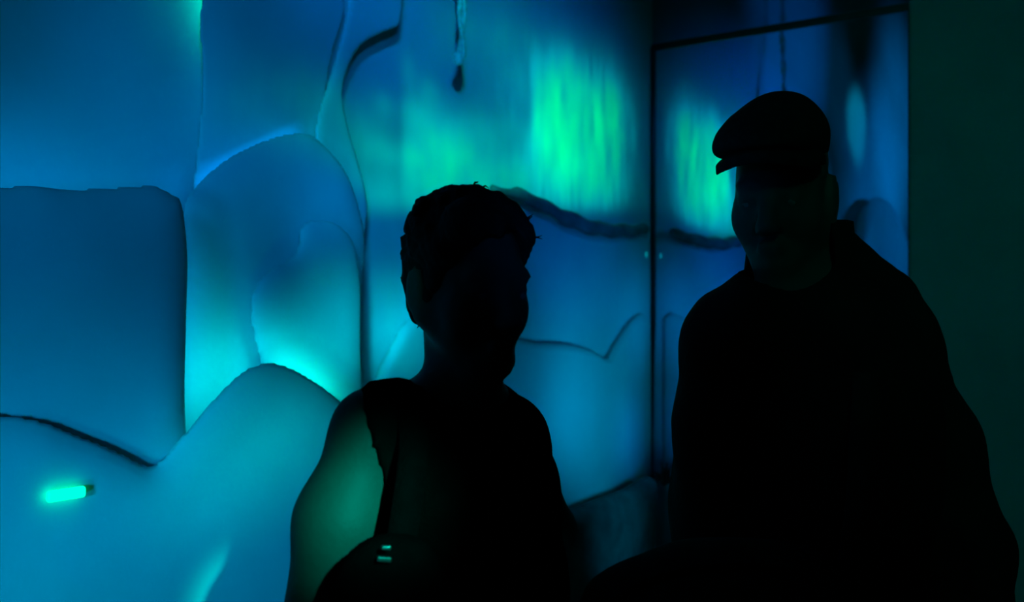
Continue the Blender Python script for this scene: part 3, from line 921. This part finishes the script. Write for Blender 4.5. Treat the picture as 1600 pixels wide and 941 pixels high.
# ---- the man in the flat cap, facing the camera and looking down to the left
def man():
    Y = 1.5
    W = lambda px, py, dy=0.0: at(px, py, Y + dy)
    hx = frame(-30, 10)
    l, f, u = hx
    hc = W(1221, 262, 0.0)
    bl, bf, bu = frame(-38)
    lo = np.array([0.17, 1.08, 0.0]); hi = np.array([0.94, 1.92, 1.93])
    S0 = W(1141, 548, -0.07); S1 = W(1384, 536, 0.09)
    E0 = W(1138, 838, -0.04); E1 = W(1516, 862, 0.12)
    wr0 = W(1135, 1085, -0.13); wr1 = W(1552, 1095, 0.02)
    feet = [np.array([0.36, 1.42, 0.0]), np.array([0.60, 1.62, 0.0])]
    H0 = np.array([0.41, 1.45, 0.95]); H1 = np.array([0.56, 1.57, 0.95])

    def trunk(g, e=0.0):
        g.ell(W(1262, 660), (bl, bf, Z), (0.185 + e, 0.135 + e, 0.22 + e), 0.06)
        g.ell(W(1250, 830) + bf * 0.03, (bl, bf, Z), (0.175 + e, 0.145 + e, 0.20 + e), 0.08)
        g.ell(W(1280, 1040), (bl, bf, Z), (0.180 + e, 0.130 + e, 0.18 + e), 0.08)
        g.cone(W(1220, 500), S0, 0.050 + e, 0.054 + e, 0.05)
        g.cone(W(1290, 490), S1, 0.055 + e, 0.060 + e, 0.05)

    def arms(g, e=0.0):
        m0 = W(1133, 660, -0.06); m1 = W(1452, 690, 0.12)
        g.cone(S0, m0, 0.054 + e, 0.054 + e, 0.04); g.cone(m0, E0, 0.054 + e, 0.046 + e, 0.04)
        g.cone(S1, m1, 0.062 + e, 0.056 + e, 0.04); g.cone(m1, E1, 0.056 + e, 0.050 + e, 0.04)
        g.cone(E0, wr0, 0.046 + e, 0.028 + e * 1.1, 0.03); g.cone(E1, wr1, 0.050 + e, 0.030 + e * 1.1, 0.03)
    fl = Field(lo, hi, 0.007)
    head(fl, hc, hx, 1.03)
    fl.cone(W(1232, 330, 0.03), W(1258, 450, 0.03), 0.056, 0.060, 0.03)
    trunk(fl); arms(fl)
    hand(fl, wr0, (0.0, -0.15, -1), (0.9, 0.4, 0), (-0.4, -0.9, 0), 1.0)
    hand(fl, wr1, (0.02, -0.2, -1), (-0.9, -0.1, 0), (-0.3, -1, 0), 1.0)
    for h_, ft in zip((H0, H1), feet):
        kn = np.array([ft[0] + 0.01, ft[1] - 0.02, 0.50]); an = ft + Z * 0.09
        fl.cone(h_, kn, 0.090, 0.060, 0.04); fl.cone(kn, an, 0.060, 0.040, 0.03)
        fl.cone(an, ft + Z * 0.045 + bf * 0.12, 0.038, 0.030, 0.03)
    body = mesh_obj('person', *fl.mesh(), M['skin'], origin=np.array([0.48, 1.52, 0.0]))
    tag(body, 'tall person in a dark flat cap and loose dark jacket, before the mirroring glass', 'person')
    # jacket, standing collar
    jk = Field(lo, hi, 0.007)
    trunk(jk, 0.016); arms(jk, 0.016)
    jk.cone(W(1212, 452, 0.01), W(1150, 500, -0.04), 0.056, 0.060, 0.03)
    jk.cone(W(1292, 398, 0.03), W(1372, 470, 0.07), 0.052, 0.062, 0.03)
    jk.cone(W(1420, 880, 0.05), W(1450, 1060, 0.03), 0.085, 0.09, 0.05)
    x, y, z = jk.grid()
    jk.f = jk.f + 0.005 * wob(x, y, z, 17, 1.0) + 0.0025 * wob(x, z, y, 37, 2.0)
    nk = W(1225, 385, -0.03)
    neck = 0.078 - np.sqrt((x - nk[0]) ** 2 + (y - nk[1]) ** 2 + ((z - nk[2]) * 1.0) ** 2)
    d = np.maximum(np.maximum(neck, 0.84 - z), np.where((x < 0.47) & (z < wr0[2] + 0.03) & (np.hypot(x - wr0[0], y - wr0[1]) < 0.07), 1, -1))
    d = np.maximum(d, np.where((z < wr1[2] + 0.03) & (np.hypot(x - wr1[0], y - wr1[1]) < 0.07), 1, -1))
    jacket = clip_mesh(jk, d, 'jacket', M['jacket'], body)
    # collar: an open band round the back of the neck
    V, Fc = [], []
    cc = W(1247, 398, 0.03)
    n = 26
    for i in range(n + 1):
        a = math.radians(-25 + 250 * i / n)                       # open towards the chest
        dr = bl * math.cos(a) - bf * math.sin(a)
        for r, h_ in ((0.090, -0.055), (0.080, 0.058), (0.073, 0.060), (0.078, -0.055)):
            hh = h_ * (0.75 + 0.25 * math.sin(math.radians(180 * i / n)))
            V.append(cc + dr * (r + 0.004 * math.sin(3 * a)) + Z * hh)
    for i in range(n):
        for k in range(4): Fc.append((i * 4 + k, i * 4 + (k + 1) % 4, i * 4 + 4 + (k + 1) % 4, i * 4 + 4 + k))
    Fc += [(0, 1, 2, 3), (n * 4, n * 4 + 1, n * 4 + 2, n * 4 + 3)]
    mesh_obj('collar', V, Fc, M['jacket'], jacket)
    tr = Field((lo[0], lo[1], 0.0), (hi[0], hi[1], 1.08), 0.010)
    tr.ell(np.array([0.485, 1.51, 0.96]), (bl, bf, Z), (0.182, 0.135, 0.16), 0.05)
    for h_, ft in zip((H0, H1), feet):
        kn = np.array([ft[0] + 0.01, ft[1] - 0.02, 0.50])
        tr.cone(h_, kn, 0.10, 0.076, 0.04); tr.cone(kn, ft + Z * 0.06, 0.076, 0.066, 0.03)
    zz = tr.grid()[2]
    tr.f = np.maximum(tr.f, np.maximum(0.055 - zz, zz - 1.0))
    mesh_obj('trousers', *tr.mesh(), M['trousers'], body)
    for ft in feet: build_shoe('shoe', ft, bf, body, M['shoe'])
    # flat cap: crown, and a short curved peak under its front
    cf = Field(hc - 0.23, hc + 0.23, 0.004)
    P = lambda a, b, c: hc + l * a + f * b + u * c
    cf.ell(P(-0.003, -0.012, 0.042), (l, f, u), (0.074, 0.094, 0.076), 0.02)
    cf.ell(P(-0.004, 0.052, 0.050), (l, f, u), (0.070, 0.078, 0.048), 0.03)
    cf.ell(P(-0.008, 0.082, 0.040), (l, f, u), (0.070, 0.066, 0.034), 0.03)
    x, y, z = cf.grid()
    dx, dy_, dz = x - hc[0], y - hc[1], z - hc[2]
    c_f = dx * f[0] + dy_ * f[1] + dz * f[2]; c_u = dx * u[0] + dy_ * u[1] + dz * u[2]; c_l = dx * l[0] + dy_ * l[1] + dz * l[2]
    low = 0.008 + 0.20 * np.maximum(c_f, 0) - c_u
    cf.f = np.maximum(cf.f + 0.0012 * wob(x, y, z, 60, 1), low)
    cap = mesh_obj('flat_cap', *cf.mesh(), M['cap'], body)
    pf = Field(hc - 0.23, hc + 0.23, 0.0035)
    pf.f = cf_resample(pf, hc, l, f, u)
    mesh_obj('peak', *pf.mesh(), M['cap'], cap)
    eyes(body, hc, hx, 1.03)
    return body


def cf_resample(pf, hc, l, f, u):
    x, y, z = pf.grid()
    dx, dy_, dz = x - hc[0], y - hc[1], z - hc[2]
    c_f = dx * f[0] + dy_ * f[1] + dz * f[2]; c_u = dx * u[0] + dy_ * u[1] + dz * u[2]; c_l = dx * l[0] + dy_ * l[1] + dz * l[2]
    droop = 0.040 - 5.2 * c_l ** 2 - 0.25 * np.maximum(c_f - 0.075, 0)
    rad = (np.abs(c_l / 0.078) ** 2.4 + np.abs((c_f - 0.06) / 0.090) ** 2.4) ** (1 / 2.4) - 1
    return np.maximum(np.maximum(rad * 0.08, np.abs(c_u - droop) - 0.008), 0.045 - c_f)


man_body = man()


# ------------------------------------------------------------------ bags
def solid_bag(name, c, ax, half, material, parent, p=3.0, h=0.006, wr=0.004, seed=0.0):
    """a soft squarish bag: superellipsoid with creases"""
    c = np.asarray(c, float); half = np.asarray(half, float)
    R = np.linalg.norm(half) + 0.03
    fl = Field(c - R, c + R, h)
    x, y, z = fl.grid()
    q = [((x - c[0]) * e[0] + (y - c[1]) * e[1] + (z - c[2]) * e[2]) / hh for e, hh in zip(ax, half)]
    g = (np.abs(q[0]) ** p + np.abs(q[1]) ** p + np.abs(q[2]) ** p) ** (1 / p)
    fl.f = (g - 1) * half.min() + wr * wob(x, y, z, 24, seed)
    return mesh_obj(name, *fl.mesh(), material, parent)


# small shoulder bag in front of the bare arm
def shoulder_bag():
    y = 1.075
    P = lambda px, py, dy=0.0: at(px, py, y + dy)
    l, f, _ = frame(20)
    c = P(606, 1010)
    t = thing('shoulder_bag', (c[0], c[1], c[2] - 0.14), 'small black shoulder bag with metal buckles under the bare arm', 'bag')
    solid_bag('pouch', c, (l, f, Z), (0.063, 0.034, 0.118), M['bag'], t, 2.6, seed=1.0)
    solid_bag('flap', c + Z * 0.048 - np.array([0, 0.012, 0]), (l, f, Z), (0.066, 0.034, 0.074), M['bag'], t, 2.6, seed=2.0)
    for px, py, wx, wz, tl in ((600, 874, 0.0075, 0.0026, -0.15), (603, 856, 0.005, 0.002, -0.05)):
        b = P(px, py, -0.05)
        e = l * math.cos(tl) + Z * math.sin(tl)
        k = np.cross(e, f); k /= np.linalg.norm(k)
        o = mesh_obj('buckle', *box(b, e * wx, f * 0.003, k * wz), M['buckle'], t, smooth=False)
        o['label'] = 'shiny metal buckle'
        rounded(o, 0.001)
    pts = catmull([P(618, 915), P(628, 840), at(640, 760, 1.10), at(646, 690, 1.14), at(640, 640, 1.17), at(636, 612, 1.22), at(640, 606, 1.28)], 6)
    mesh_obj('strap', *ribbon(pts, l, 0.034, 0.005), M['bag'], t)


shoulder_bag()


# big rounded bag hanging in front of the man
def big_bag():
    y = 1.22
    P = lambda px, py, dy=0.0: at(px, py, y + dy)
    l = np.array([1.0, 0.0, 0.0]); f = np.array([0, -1.0, 0])
    t = thing('tote_bag', (0.28, y, 0.83), 'big dark rounded bag at the bottom edge, carried before the person in the cap', 'bag')
    prof = catmull([(893, 1010), (900, 960), (915, 920), (940, 899), (975, 880), (1010, 866), (1050, 852), (1095, 845), (1150, 842), (1220, 848), (1290, 868), (1340, 905), (1372, 960), (1385, 1040), (1375, 1130), (1330, 1190), (1130, 1215), (950, 1190), (905, 1110)], 5, True)
    Pp = np.array([P(*q)[[0, 2]] for q in prof])
    h = 0.007
    lo = np.array([Pp[:, 0].min() - 0.02, y - 0.11, Pp[:, 1].min() - 0.02]); hi = np.array([Pp[:, 0].max() + 0.02, y + 0.11, Pp[:, 1].max() + 0.02])
    fl = Field(lo, hi, h)
    gx, gz = np.meshgrid(fl.ax[0], fl.ax[2], indexing='ij')
    d2 = pdist(gx, gz, Pp)
    R = 0.07
    xx = np.maximum(d2 + R, 0) / R
    x, yy, z = fl.grid()
    fl.f = (np.sqrt(xx[:, None, :] ** 2 + ((yy - y) / 0.075) ** 2) - 1) * 0.07 + 0.003 * wob(x, yy, z, 22, 3)
    mesh_obj('bag_body', *fl.mesh(), M['bag2'], t)
    seam = [P(px, py, -0.052) for px, py in catmull([(950, 950), (985, 925), (1030, 905), (1080, 893), (1150, 888), (1220, 894), (1280, 915), (1320, 955)], 5)]
    mesh_obj('seam', *tube(seam, 0.005, 8), M['bag'], t)
    pts = catmull([P(1330, 905), at(1345, 800, 1.24), at(1352, 680, 1.29), at(1355, 560, 1.36), at(1350, 480, 1.44), at(1348, 432, 1.53), at(1350, 436, 1.60)], 6)
    mesh_obj('strap', *ribbon(pts, l, 0.04, 0.006), M['bag2'], t)


big_bag()

# ------------------------------------------------------------------ small things on and by the wall
# glowing green lamp on the left ice block
def lamp():
    w = 0.322
    c = on(97, 771, w)
    u0, z0 = uz(97, 771, w); u1, z1 = uz(130, 766, w)
    e = ice(u1, z1, w) - c; ln = np.linalg.norm(e); e /= ln
    k = np.cross(B, e); k /= np.linalg.norm(k)
    t = thing('wall_lamp', c, 'small glowing green lamp on the low ice front, lower left', 'lamp')
    o = mesh_obj('housing', *box(c - B * 0.012, e * ln * 0.80, k * 0.0065, B * 0.010), M['housing'], t, smooth=False); rounded(o, 0.004)
    o = mesh_obj('lens', *box(c + B * 0.012, e * ln * 0.90, k * 0.0100, B * 0.006), M['lens'], t, smooth=False); rounded(o, 0.006, 3)
    o['label'] = 'bright green lens'


lamp()

# tiny indicator beside the corner joint
c = on(1009, 398, 0.006)
t = thing('indicator_light', c, 'tiny pale blue light beside the black corner joint, doubled in the glass', 'light')
bm = bmesh.new(); bmesh.ops.create_uvsphere(bm, u_segments=16, v_segments=10, radius=1.0)
V = [c + A * v.co.x * 0.007 + B * v.co.y * 0.006 + Z * v.co.z * 0.013 for v in bm.verts]; Fc = [[v.index for v in q.verts] for q in bm.faces]; bm.free()
mesh_obj('lens', V, Fc, M['dot'], t)
o = mesh_obj('base_plate', *box(c - B * 0.004, A * 0.009, B * 0.003, Z * 0.016), M['metal'], t, smooth=False)

# twisted rope hanging from the ceiling
t0 = on(722, 30, 0.10); t1 = on(716, 88, 0.10)
t = thing('rope', t0, 'short twisted rope hanging down at the top edge, left of the green glow', 'rope')
topz = CEIL
axis = lambda z: t1 + (t0 - t1) * (z - t1[2]) / (t0[2] - t1[2])
for s_ in range(2):
    pts = []
    N = 110
    for i in range(N + 1):
        z = topz + (t1[2] - topz) * i / N
        p = axis(z); p = np.array([t0[0] + (p[0] - t0[0]) * min(1, max(-0.4, (t0[2] - z) * 3)), t0[1], z])
        a = i * 0.42 + s_ * math.pi
        pts.append(p + 0.008 * (math.cos(a) * A + math.sin(a) * B))
    mesh_obj('strand', *tube(pts, 0.0075, 8), M['rope'], t)
p = pts[-1]
bm = bmesh.new(); bmesh.ops.create_uvsphere(bm, u_segments=12, v_segments=10, radius=1.0)
V = [p - Z * 0.004 + A * v.co.x * 0.017 + B * v.co.y * 0.017 + Z * v.co.z * 0.02 for v in bm.verts]; Fc = [[v.index for v in q.verts] for q in bm.faces]; bm.free()
mesh_obj('knot', V, Fc, M['rope'], t)

# dark fronds on the rock ledge
rng = random.Random(12)
base = on(1040, 752, 0.17)
V, Fc = [], []
for i in range(16):
    a = rng.uniform(-1.25, 1.25); ln = rng.uniform(0.07, 0.13)
    d = A * math.sin(a) * -1 + Z * math.cos(a) * 0.8 + B * rng.uniform(-0.3, 0.3)
    p0 = base + A * rng.uniform(-0.03, 0.03) + B * rng.uniform(-0.01, 0.01) - Z * 0.01
    p1 = p0 + d * ln * 0.5 + Z * 0.008; p2 = p0 + d * ln - Z * 0.012 * abs(a)
    v, fc = tube(catmull([p0, p1, p2], 4), [0.007, 0.007, 0.0068, 0.0064, 0.006, 0.005, 0.004, 0.003, 0.001], 5)
    Fc += [tuple(k + len(V) for k in q) for q in fc]; V += list(v)
tag(mesh_obj('plant_tuft', V, Fc, M['plant']), 'spiky dark tuft on the rock ledge, against the jacket of the person in the cap', 'plant')
